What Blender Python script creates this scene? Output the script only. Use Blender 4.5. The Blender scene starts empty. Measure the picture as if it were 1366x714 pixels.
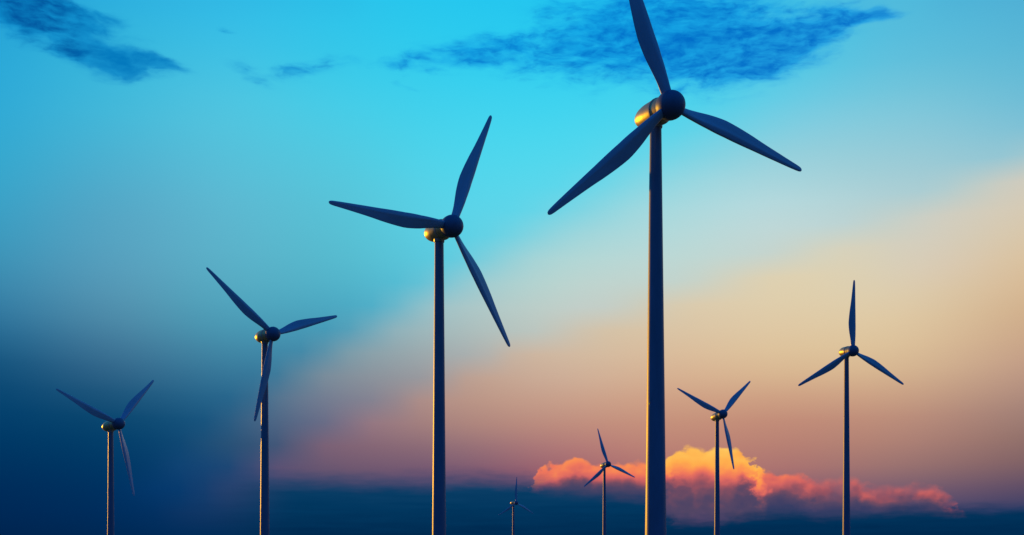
import bpy, math
import numpy as np
from mathutils import Vector, Matrix

# ------------------------------------------------------------------ constants
F_PX, W_PX, H_PX, HORIZON = 1640.0, 1366.0, 714.0, 768.0   # focal length / frame / horizon row of the photograph
EYE = 1.7
R = math.radians
scene = bpy.context.scene
col = scene.collection

# ------------------------------------------------------------------ camera
cam_data = bpy.data.cameras.new('camera')
cam = bpy.data.objects.new('camera', cam_data)
col.objects.link(cam)
cam.location = (0, 0, EYE)
cam.rotation_euler = (R(90), 0, 0)
cam_data.sensor_fit = 'HORIZONTAL'
cam_data.sensor_width = 36.0
cam_data.lens = 36.0 * F_PX / W_PX
cam_data.shift_y = (HORIZON - H_PX / 2) / W_PX
cam_data.clip_start = 0.1
cam_data.clip_end = 80000
scene.camera = cam
scene.render.engine = 'CYCLES'
scene.render.resolution_x, scene.render.resolution_y = 1024, 535
scene.view_settings.view_transform = 'Standard'
scene.view_settings.look = 'None'
scene.view_settings.exposure = 0.0
scene.view_settings.gamma = 1.0

# ------------------------------------------------------------------ sun (low, golden, from the left beyond the turbines)
SUN_AZ, SUN_EL = R(-42), R(6.5)        # azimuth measured from the view direction, + to the right
sun_data = bpy.data.lights.new('sun', 'SUN')
sun_data.energy = 3.4
sun_data.angle = R(0.6)
sun_data.color = (1.0, 0.46, 0.012)
sun = bpy.data.objects.new('sun', sun_data)
col.objects.link(sun)
sun_dir = Vector((math.sin(SUN_AZ) * math.cos(SUN_EL), math.cos(SUN_AZ) * math.cos(SUN_EL), math.sin(SUN_EL)))
sun.rotation_euler = (-sun_dir).to_track_quat('-Z', 'Y').to_euler()
sun.location = (-60, 60, 200)

# ------------------------------------------------------------------ the dusk sky (world shader, a function of direction only)
def az_of(x): return math.degrees(math.atan((x - W_PX / 2) / F_PX))
def el_of(x, y): return math.degrees(math.atan((HORIZON - y) / F_PX * math.cos(math.radians(az_of(x)))))
def lin(c):
    c = np.asarray(c, float) / 255.0
    return np.where(c <= 0.04045, c / 12.92, ((c + 0.055) / 1.055) ** 2.4)

# three smooth layers, sampled from the photograph: the cool clear sky, the pale outer sun ray, the warm inner sun ray
SX = [0, 150, 300, 450, 600, 750, 900, 1050, 1200, 1366]
SY = [0, 70, 140, 210, 280, 350, 420, 490, 560, 610, 640, 670, 714]
COOL = [
 [(35,160,215),(42,168,216),(48,170,214),(54,168,207),(60,160,197),(62,146,182),(50,120,159),(20,82,124),(2,62,107),(0,52,97),(0,46,92),(0,42,88),(0,36,80)],
 [(45,175,222),(55,182,220),(66,184,218),(76,177,209),(84,167,198),(86,159,189),(78,140,170),(50,103,139),(10,70,111),(2,58,103),(0,51,97),(0,47,95),(0,40,84)],
 [(48,186,230),(62,192,228),(78,196,224),(86,191,217),(92,183,208),(90,175,199),(78,158,184),(58,123,156),(26,86,128),(14,68,114),(6,58,107),(0,52,105),(0,45,92)],
 [(44,194,234),(54,199,233),(70,204,231),(82,201,224),(88,194,215),(86,185,206),(74,164,191),(58,127,162),(30,88,130),(16,70,116),(8,60,109),(2,54,106),(0,48,98)],
 [(38,199,238),(48,204,238),(64,209,237),(78,212,235),(90,210,231),(92,202,223),(82,182,210),(66,150,186),(46,108,154),(24,80,130),(12,66,118),(4,56,108),(0,50,100)],
 [(36,198,239),(46,204,239),(64,211,239),(82,215,237),(98,213,233),(104,206,226),(98,190,214),(80,158,190),(56,116,158),(34,86,134),(16,68,118),(6,56,108),(0,50,100)],
 [(46,199,237),(56,204,237),(76,210,236),(96,213,233),(110,211,228),(114,204,222),(106,188,210),(90,158,188),(66,118,158),(44,90,134),(22,70,118),(8,58,108),(0,50,100)],
 [(66,195,230),(76,199,230),(94,204,230),(108,207,228),(118,206,224),(120,199,218),(112,184,206),(96,156,186),(72,118,156),(50,92,132),(26,70,116),(10,58,106),(0,50,98)],
 [(80,186,220),(88,190,221),(102,195,221),(112,198,220),(120,197,217),(120,191,212),(114,178,202),(98,152,182),(74,116,152),(52,92,130),(26,70,114),(10,56,104),(0,48,96)],
 [(76,176,214),(84,182,215),(96,187,216),(106,190,215),(114,189,212),(114,184,207),(108,172,198),(94,148,178),(72,114,148),(50,90,126),(26,68,112),(10,54,102),(0,46,94)],
]
PALE = [
 [(60,170,212),(64,172,210),(68,172,208),(72,168,204),(74,160,196),(72,146,184),(58,122,164),(30,88,136),(8,66,118),(2,54,104),(0,48,97),(0,43,90),(0,37,82)],
 [(70,184,218),(76,186,216),(84,186,214),(90,184,210),(94,178,204),(92,168,196),(84,148,180),(60,116,156),(26,84,132),(10,66,117),(4,56,106),(0,48,97),(0,41,86)],
 [(88,196,222),(92,196,221),(98,198,220),(102,196,217),(104,192,212),(104,182,204),(98,164,190),(80,130,158),(52,96,132),(32,74,116),(22,66,117),(8,56,107),(0,46,94)],
 [(96,206,228),(100,206,228),(104,207,226),(108,206,224),(112,203,219),(118,194,211),(122,176,194),(128,148,160),(112,112,136),(92,86,116),(74,74,112),(44,64,114),(0,50,100)],
 [(100,208,232),(104,210,232),(108,212,231),(114,212,229),(124,209,224),(138,202,214),(166,194,196),(162,164,166),(146,126,134),(120,96,116),(118,90,126),(70,72,118),(0,52,102)],
 [(90,206,233),(96,208,233),(104,212,232),(118,214,230),(138,212,224),(176,214,213),(192,204,198),(190,182,176),(182,150,147),(165,122,130),(150,100,120),(100,80,118),(0,50,98)],
 [(84,202,232),(92,205,232),(110,209,230),(136,212,226),(168,217,222),(190,215,211),(200,202,190),(206,184,166),(196,158,140),(182,134,126),(165,115,120),(130,88,115),(60,60,105)],
 [(84,195,226),(94,199,226),(122,204,225),(150,208,220),(184,216,219),(198,210,203),(208,202,184),(210,184,160),(198,160,136),(178,136,124),(160,115,120),(110,80,112),(50,60,105)],
 [(92,188,219),(100,192,219),(124,199,219),(152,203,215),(180,207,210),(196,206,200),(206,198,180),(206,180,155),(190,154,134),(162,128,124),(135,108,120),(95,78,112),(20,52,98)],
 [(86,178,213),(94,184,214),(114,190,214),(146,197,211),(174,202,204),(190,200,190),(198,190,168),(190,165,145),(152,122,122),(114,92,110),(92,78,108),(66,66,104),(0,46,94)],
]
WARM = [
 [(90,130,160),(90,130,160),(90,130,160),(90,130,160),(90,130,160),(90,130,160),(80,112,150),(60,90,138),(30,68,120),(10,54,104),(0,46,95),(0,42,88),(0,36,80)],
 [(120,140,160),(120,140,160),(120,140,160),(120,140,160),(120,140,160),(120,140,160),(110,125,152),(92,104,144),(60,80,130),(34,66,118),(16,56,108),(0,47,96),(0,40,84)],
 [(150,155,165),(150,155,165),(150,155,165),(150,155,165),(150,155,165),(150,150,160),(146,138,152),(136,120,146),(106,96,126),(84,80,116),(66,72,121),(40,62,112),(0,46,94)],
 [(185,185,182),(185,185,182),(185,185,182),(185,185,182),(182,180,176),(178,174,170),(174,162,160),(166,144,151),(142,116,132),(118,92,113),(98,82,112),(70,70,116),(0,50,100)],
 [(205,203,196),(205,203,196),(205,203,196),(205,202,194),(205,200,188),(203,194,180),(201,184,167),(190,162,148),(172,134,127),(134,100,116),(112,82,112),(110,80,120),(0,52,102)],
 [(214,212,204),(214,212,204),(214,212,204),(215,211,200),(214,208,192),(212,204,182),(210,195,170),(207,179,156),(192,144,128),(168,112,116),(150,92,108),(130,85,118),(0,50,98)],
 [(216,214,206),(216,214,206),(216,214,206),(218,214,202),(218,212,194),(219,208,182),(218,200,170),(216,182,150),(198,146,124),(182,124,115),(165,108,112),(130,88,115),(60,60,105)],
 [(212,212,206),(212,212,206),(212,212,206),(214,212,204),(217,212,194),(222,210,180),(223,203,168),(218,186,148),(194,141,121),(176,122,114),(158,106,112),(110,80,112),(50,60,105)],
 [(206,208,204),(206,208,204),(206,208,204),(210,209,200),(206,208,197),(216,206,184),(222,200,164),(214,182,146),(186,140,122),(162,120,114),(136,102,110),(95,78,112),(20,52,98)],
 [(200,203,198),(200,203,198),(200,203,198),(204,203,194),(214,202,180),(218,193,159),(209,176,141),(193,156,134),(158,124,116),(134,102,102),(108,84,102),(66,66,104),(0,46,94)],
]
LAYERS = np.concatenate([np.array(t, float).transpose(1, 0, 2) for t in (COOL, PALE, WARM)], 2)     # [y, x, 3 x rgb]
def cub(xs, v, x):
    """monotone-ish cubic (finite-difference hermite) interpolation along axis 0"""
    xs = np.asarray(xs, float); x = min(max(x, xs[0]), xs[-1])
    i = int(min(max(np.searchsorted(xs, x) - 1, 0), len(xs) - 2)); h = xs[i + 1] - xs[i]; t = (x - xs[i]) / h
    def m(j):
        if j == 0: return (v[1] - v[0]) / (xs[1] - xs[0])
        if j == len(xs) - 1: return (v[-1] - v[-2]) / (xs[-1] - xs[-2])
        a = (v[j] - v[j - 1]) / (xs[j] - xs[j - 1]); b = (v[j + 1] - v[j]) / (xs[j + 1] - xs[j])
        return 0.5 * (a + b) * (a * b > 0)
    return ((2*t**3 - 3*t*t + 1) * v[i] + (t**3 - 2*t*t + t) * h * m(i) + (-2*t**3 + 3*t*t) * v[i + 1] + (t**3 - t*t) * h * m(i + 1))
def sstep(a, b, x):
    t = min(max((x - a) / (b - a), 0), 1); return t * t * (3 - 2 * t)
RAY_IN = ([200, 286, 355, 458, 570, 681, 862, 1060, 1232, 1366], [690, 652, 618, 569, 520, 468, 410, 343, 276, 218])     # edge of the warm ray
RAY_OUT = ([120, 220, 303, 415, 570, 716, 853, 1052, 1366], [690, 620, 560, 482, 388, 304, 228, 140, 20])                # edge of the pale ray
def sky_px(x, y):
    q = cub(SX, cub(SY, LAYERS, y), x); a, b, c = q[:3], q[3:6], q[6:]
    d = y - np.interp(x, *RAY_OUT); w = np.interp(x, [200, 500, 900, 1366], [26, 34, 62, 95])
    a = a + (b - a) * sstep(-w, w, d)
    d = y - np.interp(x, *RAY_IN); w = np.interp(x, [200, 500, 1366], [18, 15, 28])
    a = a + (c - a) * sstep(-w, w, d)
    return np.clip(a, 0, 255)
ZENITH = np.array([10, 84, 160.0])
BEHIND = [(0, (6, 52, 104)), (6, (12, 66, 122)), (14, (22, 90, 152)), (25, (32, 112, 178)), (50, (26, 108, 182)), (90, ZENITH)]  # unseen sky behind the camera, brightened to lift the ambient on the turbines
def sky_dir(az, el):
    """sRGB sky colour for a direction; in front it follows the photograph, further round it blends into unseen dusk blue, brightened to light the turbines"""
    a = max(min(az, az_of(W_PX)), az_of(0))
    x = W_PX / 2 + F_PX * math.tan(math.radians(a))
    y = HORIZON - F_PX * math.tan(math.radians(min(el, 60))) / math.cos(math.radians(a))
    c = sky_px(x, max(min(y, H_PX), 0))
    top = el_of(x, 0)
    if el > top: c = c + (ZENITH - c) * sstep(top - 4, 62, el)
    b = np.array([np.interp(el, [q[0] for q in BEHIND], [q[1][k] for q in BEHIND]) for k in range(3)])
    t = sstep(az_of(W_PX) - 2, 130, abs(az))  # frame-edge sky carried far round to lighten the turbines' right sides
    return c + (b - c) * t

world = bpy.data.worlds.new('World'); scene.world = world
world.use_nodes = True
NT = world.node_tree
NT.nodes.clear()
def node(t, **kw):
    n = NT.nodes.new(t)
    for k, v in kw.items(): setattr(n, k, v)
    return n
def put(sock, v):
    if hasattr(v, 'is_output'): NT.links.new(v, sock)
    else: sock.default_value = v
def mth(op, a, b=None, c=None, clamp=False):
    n = node('ShaderNodeMath', operation=op, use_clamp=clamp); put(n.inputs[0], a)
    if b is not None: put(n.inputs[1], b)
    if c is not None: put(n.inputs[2], c)
    return n.outputs[0]
def mrange(v, a, b, lo=0.0, hi=1.0, mode='SMOOTHSTEP'):
    n = node('ShaderNodeMapRange', interpolation_type=mode, clamp=True)
    put(n.inputs['Value'], v); put(n.inputs['From Min'], a); put(n.inputs['From Max'], b); put(n.inputs['To Min'], lo); put(n.inputs['To Max'], hi)
    return n.outputs['Result']
def mix(f, a, b, blend='MIX'):
    n = node('ShaderNodeMix', data_type='RGBA', blend_type=blend)
    put(n.inputs[0], f); put(n.inputs[6], a); put(n.inputs[7], b)
    return n.outputs[2]
def ramp(f, stops, mode='LINEAR'):
    n = node('ShaderNodeValToRGB'); cr = n.color_ramp; cr.interpolation = mode
    while len(cr.elements) < len(stops): cr.elements.new(0.5)
    for e, (p, c) in zip(cr.elements, sorted(stops, key=lambda s: s[0])): e.position = p
    for e, (p, c) in zip(cr.elements, sorted(stops, key=lambda s: s[0])): e.color = (*c, 1.0) if len(c) == 3 else c
    put(n.inputs[0], f); return n.outputs[0]
def vec(x, y, z=0.0):
    n = node('ShaderNodeCombineXYZ'); put(n.inputs[0], x); put(n.inputs[1], y); put(n.inputs[2], z); return n.outputs[0]
def noise(v, scale, detail=4.0, rough=0.5, distort=0.0):
    n = node('ShaderNodeTexNoise', noise_dimensions='3D'); put(n.inputs['Vector'], v); n.inputs['Scale'].default_value = scale
    n.inputs['Detail'].default_value = detail; n.inputs['Roughness'].default_value = rough; n.inputs['Distortion'].default_value = distort
    return n
def voro(v, scale, detail=2.0, rough=0.5):
    n = node('ShaderNodeTexVoronoi', voronoi_dimensions='2D', feature='F1', normalize=False)
    put(n.inputs['Vector'], v); n.inputs['Scale'].default_value = scale
    n.inputs['Detail'].default_value = detail; n.inputs['Roughness'].default_value = rough
    return n.outputs['Distance']
def vadd(a, b):
    n = node('ShaderNodeVectorMath', operation='ADD'); put(n.inputs[0], a); put(n.inputs[1], b); return n.outputs[0]
def vmul(a, b):
    n = node('ShaderNodeVectorMath', operation='MULTIPLY'); put(n.inputs[0], a); put(n.inputs[1], b); return n.outputs[0]

world.cycles.sampling_method = 'MANUAL'; world.cycles.sample_map_resolution = 512
tc = node('ShaderNodeTexCoord')
nrm = node('ShaderNodeVectorMath', operation='NORMALIZE'); NT.links.new(tc.outputs['Generated'], nrm.inputs[0])
sep = node('ShaderNodeSeparateXYZ'); NT.links.new(nrm.outputs[0], sep.inputs[0])
AZ = mth('MULTIPLY', mth('ARCTAN2', sep.outputs[0], sep.outputs[1]), 180 / math.pi)
EL = mth('MULTIPLY', mth('ARCSINE', sep.outputs[2]), 180 / math.pi)
P = vec(AZ, EL)

# clear-sky gradient: colour over elevation at a row of azimuths, blended across
EL_STOPS = [0, 1.2] + [1.7 + i * (26.0 - 1.7) / 23 for i in range(24)] + [30, 36, 45, 62, 90]
AZ_COLS = [-180, -130, -95, -62, -38] + [-22.7 + i * 45.4 / 42 for i in range(43)] + [38, 62, 95, 130, 180]
ELN = mth('DIVIDE', EL, 90.0, clamp=True)
base = None
for i, a in enumerate(AZ_COLS):
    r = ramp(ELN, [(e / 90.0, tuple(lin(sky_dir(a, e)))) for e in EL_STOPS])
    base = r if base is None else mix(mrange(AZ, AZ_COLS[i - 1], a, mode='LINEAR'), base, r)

# thin dark-blue cirrus high up
wob = noise(vmul(P, (0.35, 0.6, 1)), 1.0, 3.0, 0.55).outputs['Color']
PW = vadd(P, vmul(vadd(wob, (-0.5, -0.5, -0.5)), (1.9, 0.75, 0.0)))
CIRRUS = [  # centre x, y, half width, half height (photo pixels), tilt (deg, + = rising to the right), weight
 (30, 6, 120, 17, -4, 1.1), (40, 40, 75, 20, -8, .5), (110, 62, 60, 22, -28, .4), (160, 84, 62, 18, -6, .8), (225, 88, 40, 9, -10, .5),
 (330, 102, 36, 11, -18, .36), (398, 95, 45, 16, 6, .38), (480, 86, 40, 10, 0, .26), (600, 76, 75, 17, 8, .6), (690, 74, 50, 22, -4, .42), (545, 119, 20, 5, -8, .3), (297, 41, 18, 4, -12, .35),
 (795, 66, 70, 40, 0, .5), (905, 52, 125, 46, 0, .62), (985, 68, 85, 36, 6, .85), (1080, 50, 80, 20, 17, .55), (1150, 20, 46, 8, -10, .6), (880, 8, 150, 18, 0, .36)]
mask = None
for (x, y, a, b, t, w) in CIRRUS:
    k = math.degrees(1 / F_PX) * math.cos(math.radians(az_of(x))) ** 2 ** 1
    m = node('ShaderNodeMapping', vector_type='TEXTURE'); put(m.inputs['Vector'], PW)
    m.inputs['Location'].default_value = (az_of(x), el_of(x, y), 0)
    m.inputs['Rotation'].default_value = (0, 0, math.radians(t)); m.inputs['Scale'].default_value = (a * k, b * k, 1)
    ln = node('ShaderNodeVectorMath', operation='LENGTH'); put(ln.inputs[0], m.outputs[0])
    g = mth('MULTIPLY', mth('EXPONENT', mth('MULTIPLY', mth('POWER', ln.outputs['Value'], 2.1), -0.75)), w)
    mask = g if mask is None else mth('ADD', mask, g)
mask = mth('MINIMUM', mask, 1.0)
PR = node('ShaderNodeMapping', vector_type='POINT'); put(PR.inputs['Vector'], PW)
PR.inputs['Rotation'].default_value = (0, 0, math.radians(-7)); PR.inputs['Scale'].default_value = (0.55, 1.9, 1)
n1 = noise(PR.outputs[0], 1.0, 7.0, 0.58, 0.08).outputs['Fac']
PR2 = node('ShaderNodeMapping', vector_type='POINT'); put(PR2.inputs['Vector'], PW)
PR2.inputs['Rotation'].default_value = (0, 0, math.radians(12)); PR2.inputs['Scale'].default_value = (1.5, 3.9, 1)
n2 = noise(PR2.outputs[0], 1.0, 5.0, 0.56, 0.12).outputs['Fac']
dens = mth('ADD', mask, mth('ADD', mth('MULTIPLY', mth('SUBTRACT', n1, 0.5), 2.2), mth('MULTIPLY', mth('SUBTRACT', n2, 0.5), mrange(AZ, az_of(200), az_of(420), 0.7, 1.15))))
dens = mth('MULTIPLY', mrange(dens, 0.35, 1.45), mrange(mask, 0.05, 0.4))
cir_col = mix(mrange(AZ, az_of(70), az_of(150)), (*lin((0, 76, 152)), 1), (*lin((0, 116, 186)), 1))
cir_col = mix(mrange(AZ, az_of(250), az_of(560)), cir_col, (*lin((0, 104, 198)), 1))
veil_col = mix(mrange(AZ, az_of(180), az_of(560)), (*lin((4, 138, 204)), 1), (*lin((8, 156, 228)), 1))
veil = mth('MULTIPLY', mrange(mth('ADD', mask, mth('MULTIPLY', mth('SUBTRACT', n1, 0.5), 1.3)), 0.1, 0.85), mrange(mask, 0.06, 0.4, 0.0, 0.82))
sky_c = mix(veil, base, veil_col)
sky_c = mix(mth('MULTIPLY', dens, mrange(n2, 0.3, 0.7, 0.7, 0.95)), sky_c, cir_col)

# low sunlit cumulus bank
AZW = mth('ADD', AZ, mth('MULTIPLY', mth('SUBTRACT', noise(vmul(P, (1, 1.3, 1)), 1.9, 3.0, 0.55).outputs['Fac'], 0.5), 1.5))
def curve(pts, lo, hi):   # elevation (degrees) of a cloud edge as a function of azimuth
    a0, a1 = az_of(560), az_of(1366)
    st = [((az_of(x) - a0) / (a1 - a0), el_of(x, y)) for x, y in pts]
    g = ramp(mrange(AZW, a0, a1, mode='LINEAR'), [(p, ((e - lo) / (hi - lo),) * 3) for p, e in st])
    return mth('MULTIPLY_ADD', g, hi - lo, lo)
px = math.degrees(1 / F_PX)
TOP = curve([(560, 766), (694, 764), (700, 680), (704, 652), (711, 635), (724, 621), (745, 612), (768, 607), (790, 612), (850, 610), (882, 609), (896, 600), (915, 594), (940, 592), (968, 595), (990, 599), (1004, 608), (1010, 620), (1022, 627),
             (1062, 628), (1085, 637), (1110, 634), (1140, 632), (1165, 643), (1195, 643), (1222, 637), (1250, 643), (1268, 655), (1290, 690), (1310, 764), (1366, 766)], 0, 8)
pw = vadd(P, vmul(vadd(noise(P, 2.2, 3.0, 0.5).outputs['Color'], (-0.5, -0.5, -0.5)), (0.26, 0.18, 0)))
def puffs(v): return mth('SUBTRACT', 0.45, voro(vmul(v, (0.85, 1.0, 1)), 1.15, 1.6, 0.42))
pf = puffs(pw)
pf2 = puffs(vadd(pw, (-0.16, 0.2, 0)))
fine = noise(vmul(P, (1, 1.4, 1)), 3.2, 6.0, 0.6).outputs['Fac']
depth = mth('ADD', mth('SUBTRACT', TOP, EL), mth('ADD', mth('MULTIPLY', pf, 0.36), mth('MULTIPLY', mth('SUBTRACT', fine, 0.5), 0.14)))
right = mrange(AZ, az_of(1030), az_of(1130))
edge = mth('MULTIPLY_ADD', right, 0.5, 0.2)
cm = mrange(depth, 0.0, edge)
patch = mrange(noise(vmul(P, (0.7, 1.1, 1)), 1.0, 5.0, 0.55).outputs['Fac'], 0.3, 0.55, 0.45, 1.0)
cm = mth('MULTIPLY', cm, mix(right, (1, 1, 1, 1), patch))
shade = mth('SUBTRACT', pf, pf2)
a0, a1 = az_of(690), az_of(1300)
awob = mth('ADD', AZ, mth('MULTIPLY', mth('SUBTRACT', noise(P, 1.1, 3.0, 0.5).outputs['Fac'], 0.5), 2.2))
HEAT = [(690, .52), (740, .58), (800, .57), (865, .64), (895, .96), (930, 1.04), (975, 1.04), (1003, .88), (1030, .45), (1070, .40), (1110, .35), (1140, .39), (1180, .32), (1235, .37), (1290, .27)]
heat = ramp(mrange(awob, a0, a1, mode='LINEAR'), [((az_of(x) - a0) / (a1 - a0), (h, h, h)) for x, h in HEAT], 'EASE')
dn = mth('DIVIDE', depth, 110 * px, clamp=True)
cool = mth('MULTIPLY', ramp(dn, [(0, (0, 0, 0)), (14 / 110, (.09,) * 3), (26 / 110, (.24,) * 3), (38 / 110, (.52,) * 3), (50 / 110, (.72,) * 3), (66 / 110, (.82,) * 3), (1, (1, 1, 1))]), 1.3)
heat = mth('SUBTRACT', heat, cool)
heat = mth('ADD', heat, mth('ADD', mth('MULTIPLY', shade, 0.2), mth('MULTIPLY', mth('SUBTRACT', fine, 0.5), 0.05)))
cc = ramp(mrange(heat, -0.4, 1.1, mode='LINEAR'), [((h + 0.4) / 1.5, tuple(lin(c))) for h, c in
     [(-.4, (58, 62, 100)), (-.1, (84, 70, 100)), (.05, (114, 76, 98)), (.18, (164, 86, 96)), (.32, (214, 102, 98)), (.46, (240, 120, 92)), (.62, (252, 146, 84)), (.8, (255, 174, 78)), (1.0, (255, 192, 88)), (1.1, (255, 202, 102))]])
sky_c = mix(mth('MULTIPLY', cm, mrange(dn, 0.75, 1.0, 1.0, 0.0)), sky_c, cc)

# dark bank of cloud lying along the horizon
BANK = curve([(560, 641), (640, 637), (700, 640), (760, 655), (860, 666), (900, 696), (960, 696), (1000, 688), (1060, 684), (1100, 690), (1150, 686), (1200, 682), (1280, 680), (1366, 680)], 0, 8)
bn = noise(vmul(P, (0.5, 2.6, 1)), 1.3, 6.0, 0.6).outputs['Fac']
soft = mrange(AZ, az_of(600), az_of(960), 0.75, 0.42)
bd = mth('ADD', mth('SUBTRACT', BANK, EL), mth('MULTIPLY', mth('SUBTRACT', bn, 0.42), mth('MULTIPLY_ADD', soft, -0.4, 0.9)))
bm = mth('MULTIPLY', mrange(bd, mth('MULTIPLY', soft, -0.9), soft), mrange(AZ, az_of(190), az_of(400)))
bs = noise(vmul(P, (0.16, 2.4, 1)), 1.6, 5.0, 0.55).outputs['Fac']
bank_col = ramp(mth('ADD', mrange(EL, 1.8, 4.6, mode='LINEAR'), mth('MULTIPLY', mth('SUBTRACT', bs, 0.5), 0.55)), [(0, tuple(lin((0, 42, 80)))), (0.5, tuple(lin((2, 55, 95)))), (1, tuple(lin((16, 66, 106))))])
sky_c = mix(bm, sky_c, bank_col)

bg = node('ShaderNodeBackground'); put(bg.inputs['Color'], sky_c); bg.inputs['Strength'].default_value = 1.0
wo = node('ShaderNodeOutputWorld'); NT.links.new(bg.outputs[0], wo.inputs['Surface'])

# ------------------------------------------------------------------ materials
def material(name, color, rough=0.4, metal=0.0, spec=0.5, bump=0.0, var=0.12, scale=0.6, coat=0.0):
    m = bpy.data.materials.new(name); m.use_nodes = True
    nt = m.node_tree; b = nt.nodes['Principled BSDF']
    t = nt.nodes.new('ShaderNodeTexCoord')
    n = nt.nodes.new('ShaderNodeTexNoise'); n.inputs['Scale'].default_value = scale; n.inputs['Detail'].default_value = 6; n.inputs['Roughness'].default_value = 0.6
    mp = nt.nodes.new('ShaderNodeMapping'); mp.inputs['Scale'].default_value = (1, 1, 0.25)
    nt.links.new(t.outputs['Object'], mp.inputs['Vector']); nt.links.new(mp.outputs[0], n.inputs['Vector'])
    r = nt.nodes.new('ShaderNodeValToRGB')
    r.color_ramp.elements[0].position = 0.3; r.color_ramp.elements[1].position = 0.7
    r.color_ramp.elements[0].color = (*[c * (1 - var) for c in color], 1); r.color_ramp.elements[1].color = (*[min(1, c * (1 + var)) for c in color], 1)
    nt.links.new(n.outputs['Fac'], r.inputs[0]); nt.links.new(r.outputs[0], b.inputs['Base Color'])
    mr = nt.nodes.new('ShaderNodeMapRange'); mr.inputs['To Min'].default_value = rough - 0.06; mr.inputs['To Max'].default_value = rough + 0.06
    nt.links.new(n.outputs['Fac'], mr.inputs['Value']); nt.links.new(mr.outputs[0], b.inputs['Roughness'])
    b.inputs['Metallic'].default_value = metal; b.inputs['Specular IOR Level'].default_value = spec
    b.inputs['Coat Weight'].default_value = coat; b.inputs['Coat Roughness'].default_value = 0.25
    if bump:
        bp = nt.nodes.new('ShaderNodeBump'); bp.inputs['Strength'].default_value = bump
        nt.links.new(n.outputs['Fac'], bp.inputs['Height']); nt.links.new(bp.outputs[0], b.inputs['Normal'])
    return m
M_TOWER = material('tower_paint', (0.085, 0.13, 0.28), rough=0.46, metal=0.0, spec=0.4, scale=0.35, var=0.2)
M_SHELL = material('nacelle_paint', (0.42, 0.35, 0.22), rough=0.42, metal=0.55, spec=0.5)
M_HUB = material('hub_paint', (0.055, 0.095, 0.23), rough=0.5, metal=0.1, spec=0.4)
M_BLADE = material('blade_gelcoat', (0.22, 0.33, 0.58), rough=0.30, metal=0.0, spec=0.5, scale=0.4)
M_RING = material('ring_paint', (0.22, 0.25, 0.33), rough=0.4, metal=0.3)
M_CONCRETE = material('concrete', (0.32, 0.31, 0.29), rough=0.85, bump=0.3, scale=1.5)
M_GROUND = material('meadow', (0.06, 0.085, 0.03), rough=0.95, bump=0.6, var=0.35, scale=0.05)

# ------------------------------------------------------------------ turbine meshes (local frame: rotor axis +X is forward, Z up)
def mesh(name, verts, faces, mat, smooth=True):
    me = bpy.data.meshes.new(name); me.from_pydata(verts, [], faces); me.update()
    me.materials.append(mat)
    if smooth: me.polygons.foreach_set('use_smooth', [True] * len(me.polygons))
    return me
def lathe(name, prof, mat, axis='x', n=64, sy=1.0, sz=1.0, rise=None):
    """prof: (s, r) pairs along the axis; radius 0 at an end closes it to a point"""
    v, f, rings = [], [], []
    for (s, r) in prof:
        if r <= 1e-6:
            rings.append([len(v)]); v.append((s, 0, 0) if axis == 'x' else (0, 0, s)); continue
        ring = []
        for k in range(n):
            a = 2 * math.pi * k / n; y, z = r * math.cos(a) * sy, r * math.sin(a) * sz
            ring.append(len(v)); v.append((s, y, z) if axis == 'x' else (y, z, s))
        rings.append(ring)
    if rise: v = [(x, y, z + rise(x)) for (x, y, z) in v]
    for A, B in zip(rings, rings[1:]):
        if len(A) == 1 and len(B) == 1: continue
        for k in range(n):
            k2 = (k + 1) % n
            if len(A) == 1: f.append((A[0], B[k], B[k2]))
            elif len(B) == 1: f.append((A[k], B[0], A[k2]))
            else: f.append((A[k], B[k], B[k2], A[k2]))
    for ring, flip in ((rings[0], False), (rings[-1], True)):
        if len(ring) > 1: f.append(tuple(ring if not flip else ring[::-1]))
    import bmesh
    me = mesh(name, v, f, mat)
    bm = bmesh.new(); bm.from_mesh(me); bmesh.ops.recalc_face_normals(bm, faces=bm.faces)
    for e in bm.edges:
        if len(e.link_faces) == 2 and e.calc_face_angle() > 0.6: e.smooth = False
    bm.to_mesh(me); bm.free(); return me
def arc(s0, s1, r0, r1, n, p=2.0):
    """quarter superellipse from (s0, r0) to (s1, r1)"""
    out = []
    for i in range(n + 1):
        a = math.pi / 2 * i / n
        out.append((s0 + (s1 - s0) * math.sin(a) ** (2 / p), r1 + (r0 - r1) * math.cos(a) ** (2 / p)))
    return out

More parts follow.
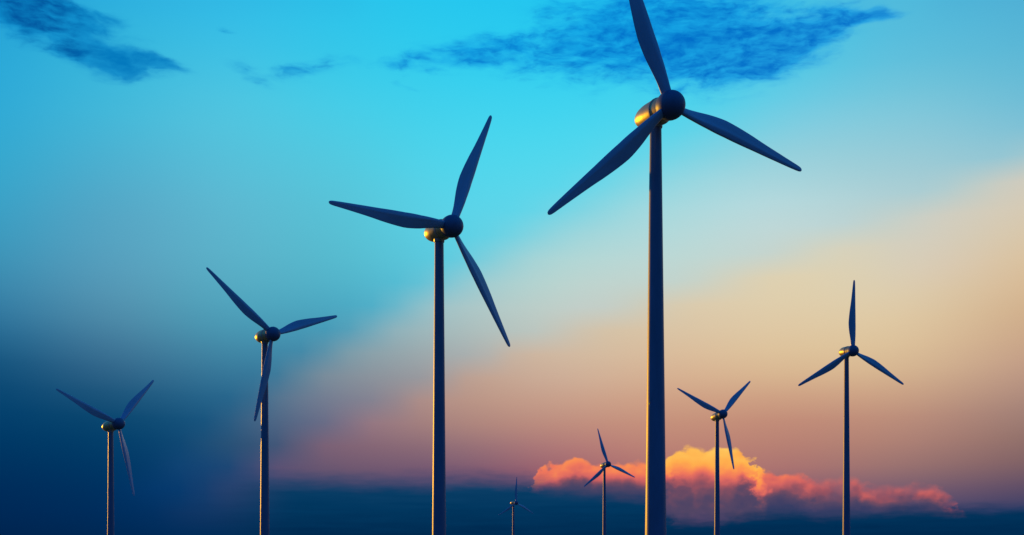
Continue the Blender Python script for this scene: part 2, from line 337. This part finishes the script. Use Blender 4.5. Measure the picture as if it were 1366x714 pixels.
TIP = 30.0
CH = [(1.6, 1.55), (2.6, 1.60), (4, 1.86), (5.5, 2.22), (7.5, 2.68), (9.5, 3.04), (11.5, 3.2), (14, 3.08), (17, 2.72), (20, 2.24), (23, 1.82), (26, 1.42), (28.2, 1.12), (29.2, 0.94), (29.65, 0.74), (29.9, 0.42), (30, 0.06)]
TH = [(1.6, 1.0), (3, 0.82), (5, 0.52), (8, 0.34), (12, 0.27), (18, 0.23), (26, 0.22), (30, 0.3)]
LE = [(1.6, 0.5), (4, 0.47), (8, 0.36), (12, 0.31), (18, 0.33), (24, 0.4), (30, 0.5)]     # share of the chord ahead of the pitch axis
TW = [(1.6, 16), (6, 14), (12, 8), (20, 3), (30, -1)]
def interp(t, x): return float(np.interp(x, [q[0] for q in t], [q[1] for q in t]))
def blade_mesh():
    rs = sorted(set([1.6, 2.1, 2.6, 3.2] + [4 + i * 1.0 for i in range(24)] + [27.6, 28.2, 28.8, 29.2, 29.45, 29.65, 29.8, 29.9, 29.97, 30.0]))
    n = 36; v, f = [], []
    xs = [q[0] for q in CH]; ys = np.array([[q[1]] for q in CH], float)
    for r in rs:
        c = float(cub(xs, ys, r)[0]); th = c * interp(TH, r); le = interp(LE, r); tw = math.radians(interp(TW, r))
        rnd = 1 - sstep(2.2, 7.5, r)                       # round root blends into the airfoil
        for k in range(n):
            a = 2 * math.pi * k / n
            u = 0.5 - 0.5 * math.cos(a)                    # 0 leading edge, 1 trailing edge
            t = 5 * (0.2969 * math.sqrt(u) - 0.126 * u - 0.3516 * u * u + 0.2843 * u ** 3 - 0.1015 * u ** 4) * 1.0
            t *= 1.0 + 0.25 * math.exp(-((u - 0.34) / 0.1) ** 2)   # spar ridge
            h_air = (1 if math.sin(a) >= 0 else -1) * t * th
            h_rnd = math.sin(a) * th * 0.5
            h = h_air * (1 - rnd) + h_rnd * rnd
            w = (u - le) * c                               # + towards the trailing edge
            # trailing side is anticlockwise seen from the front: local Y for a blade pointing up
            y, x = -(w * math.cos(tw) - h * math.sin(tw)), -w * math.sin(tw) + h * math.cos(tw)
            v.append((x, y, r))
    m = len(rs)
    for i in range(m - 1):
        for k in range(n):
            k2 = (k + 1) % n
            f.append((i * n + k, i * n + k2, (i + 1) * n + k2, (i + 1) * n + k))
    f.append(tuple(range(n - 1, -1, -1))); f.append(tuple((m - 1) * n + k for k in range(n)))
    import bmesh
    me = mesh('blade', v, f, M_BLADE)
    bm = bmesh.new(); bm.from_mesh(me); bmesh.ops.recalc_face_normals(bm, faces=bm.faces); bm.to_mesh(me); bm.free()
    return me

OVERHANG = 4.8                                             # tower axis behind the rotor centre
HUB_H = 86.0
hub_prof = [(-1.7, 0.0), (-1.7, 1.55), (-1.64, 1.85), (-1.42, 2.1)] + [(-1.0, 2.29), (-0.4, 2.41)] + arc(0.1, 2.7, 2.44, 0, 14, 2.1)
ME_HUB = lathe('hub', hub_prof, M_HUB, 'x')
neck_prof = [(-1.6, 0), (-1.6, 1.95), (-2.2, 2.05), (-3.35, 2.17), (-3.35, 0)]
ME_NECK = lathe('nacelle_front', neck_prof, M_SHELL, 'x')
ring_prof = [(-3.30, 0), (-3.30, 2.24), (-3.34, 2.30), (-3.58, 2.31), (-3.62, 2.25), (-3.62, 0)]
ME_RING = lathe('nacelle_ring', ring_prof, M_RING, 'x')
def nacelle_profile(tail): return [(-3.6, 0), (-3.6, 2.2), (-4.4, 2.23), (-5.2, 2.2)] + arc(-5.4, tail, 2.2, 0, 16, 2.0)
ME_NAC = lathe('nacelle', nacelle_profile(-9.6), M_SHELL, 'x', rise=lambda x: 0.0 if x > -5.2 else 0.008 * (x + 5.2) ** 2)
ME_NAC_LONG = lathe('nacelle', nacelle_profile(-10.9), M_SHELL, 'x', rise=lambda x: 0.0 if x > -5.2 else 0.008 * (x + 5.2) ** 2)
ME_BLADE = blade_mesh()
def tower_mesh(rb, rt):
    top = HUB_H - 1.95; prof = [(0.0, 0)]
    for i in range(25):
        t = i / 24; prof.append((top * t, rb + (rt - rb) * (0.25 * t + 0.75 * t ** 1.05)))
    prof.append((top, 0)); return lathe('tower', prof, M_TOWER, 'z', n=72)
ME_TOWER = tower_mesh(1.68, 1.0)
ME_TOWER_WIDE = tower_mesh(1.98, 1.0)
ME_COLLAR = lathe('yaw_collar', [(HUB_H - 2.55, 0), (HUB_H - 2.55, 1.12), (HUB_H - 2.45, 1.17), (HUB_H - 1.7, 1.22), (HUB_H - 1.7, 0)], M_RING, 'z')
ME_FOUND = lathe('foundation', [(-1.5, 0), (-1.5, 4.6), (0.22, 4.6), (0.30, 4.5), (0.30, 0)], M_CONCRETE, 'z', n=48)

def child(name, me, parent, matrix=None):
    o = bpy.data.objects.new(name, me); col.objects.link(o); o.parent = parent
    if matrix is not None: o.matrix_local = matrix
    return o

#  rotor centre px, distance, yaw, roll, tilt, cone, label
TURBINES = [
 (894.2, 140.8, 209.4, 24.5, (-20.5, -133.3, -257.4), -3.3, 3.4, 'largest dark wind turbine, its upper blade cut off by the top edge'),
 (602.6, 302.0, 269.8, 38.5, (23.5, -90.0, -216.2), -0.5, 3.0, 'second largest wind turbine, one blade pointing left, just left of the largest'),
 (363.8, 445.8, 410.0, 44.0, (-51.6, -169.3, -290.5), 0.2, 4.5, 'mid-sized wind turbine whose lower blade hangs across its own tower'),
 (158.0, 565.4, 502.0, 56.5, (-68.2, -192.0, -315.0), 6.5, 2.3, 'leftmost wind turbine, standing low against the dark navy sky'),
 (1137.6, 468.1, 527.0, 18.2, (-1.0, -122.3, -244.4), -5.0, 1.5, 'rightmost wind turbine, one blade pointing straight up into beige sky'),
 (964.0, 552.6, 653.0, 28.0, (-65.2, -189.8, -312.5), 8.5, 2.5, 'small wind turbine in front of the bright yellow dome of cloud'),
 (811.0, 619.4, 986.0, 32.5, (-12.2, -128.7, -252.5), 6.0, 4.6, 'tiny wind turbine before the pink left end of the cloud bank'),
 (688.5, 671.0, 1424.0, 41.0, (1.5, -120.2, -247.6), -1.5, 1.0, 'tiniest, most distant wind turbine, against the dark band of low cloud'),
]
bases = []
for i, (hx, hy, d, yaw, roll, tilt, cone, label) in enumerate(TURBINES):
    hub = Vector(((hx - W_PX / 2) / F_PX * d, d, EYE + (HORIZON - hy) / F_PX * d))
    tilt = R(tilt); face = R(yaw) - R(90)                  # local +X turned to the rotor's facing direction
    ax = Vector((math.cos(face), math.sin(face), 0))
    base = hub - ax * OVERHANG * math.cos(tilt); base.z = hub.z - HUB_H - math.sin(tilt) * OVERHANG
    bases.append((base.x, base.y, base.z))
    root = bpy.data.objects.new('wind_turbine', None); col.objects.link(root)
    root.empty_display_size = 3
    root.location = base; root.rotation_euler = (0, 0, face)
    root['label'] = label; root['category'] = 'wind turbine'; root['group'] = 'wind turbines in the field'
    child('foundation', ME_FOUND, root)
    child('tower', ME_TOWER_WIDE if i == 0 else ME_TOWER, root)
    child('yaw_collar', ME_COLLAR, root)
    head = Matrix.Translation((0, 0, HUB_H)) @ Matrix.Rotation(-tilt, 4, 'Y') @ Matrix.Translation((OVERHANG, 0, 0))
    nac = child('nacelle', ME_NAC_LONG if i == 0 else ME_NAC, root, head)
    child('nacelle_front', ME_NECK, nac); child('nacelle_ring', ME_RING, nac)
    child('hub', ME_HUB, root, head)
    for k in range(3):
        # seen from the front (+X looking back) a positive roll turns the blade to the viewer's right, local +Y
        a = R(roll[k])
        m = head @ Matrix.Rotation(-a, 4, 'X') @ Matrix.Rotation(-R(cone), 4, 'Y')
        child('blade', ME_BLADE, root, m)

# ------------------------------------------------------------------ ground: one gently rolling sheet out to the horizon
pts = np.array([(0.0, 0.0, 0.0)] + bases); SIG = 55.0
def kern(ax_, ay_, bx_, by_): return np.exp(-((ax_ - bx_) ** 2 + (ay_ - by_) ** 2) / (2 * SIG ** 2))
K = kern(pts[:, 0][:, None], pts[:, 1][:, None], pts[:, 0][None], pts[:, 1][None])
Wt = np.linalg.solve(K + 1e-9 * np.eye(len(pts)), pts[:, 2])
def axis_vals(lo, hi, step, far):
    core = list(np.arange(lo, hi + 1, step)); g, out_lo, out_hi = step, [], []
    x = lo
    while x > -far: g *= 1.35; x -= g; out_lo.append(x)
    x = hi; g = step
    while x < far: g *= 1.35; x += g; out_hi.append(x)
    return np.array(out_lo[::-1] + core + out_hi)
gx = axis_vals(-300, 420, 12, 30000); gy = axis_vals(-120, 1650, 12, 30000)
GX, GY = np.meshgrid(gx, gy)
GZ = sum(Wt[i] * kern(GX, GY, pts[i, 0], pts[i, 1]) for i in range(len(pts)))
nx, ny = len(gx), len(gy)
gv = np.stack([GX, GY, GZ], -1).reshape(-1, 3).tolist()
gf = [(j * nx + i, j * nx + i + 1, (j + 1) * nx + i + 1, (j + 1) * nx + i) for j in range(ny - 1) for i in range(nx - 1)]
g = bpy.data.objects.new('ground', mesh('ground', gv, gf, M_GROUND)); col.objects.link(g)
g['kind'] = 'structure'; g['label'] = 'gently rolling dark green meadow under the turbines'
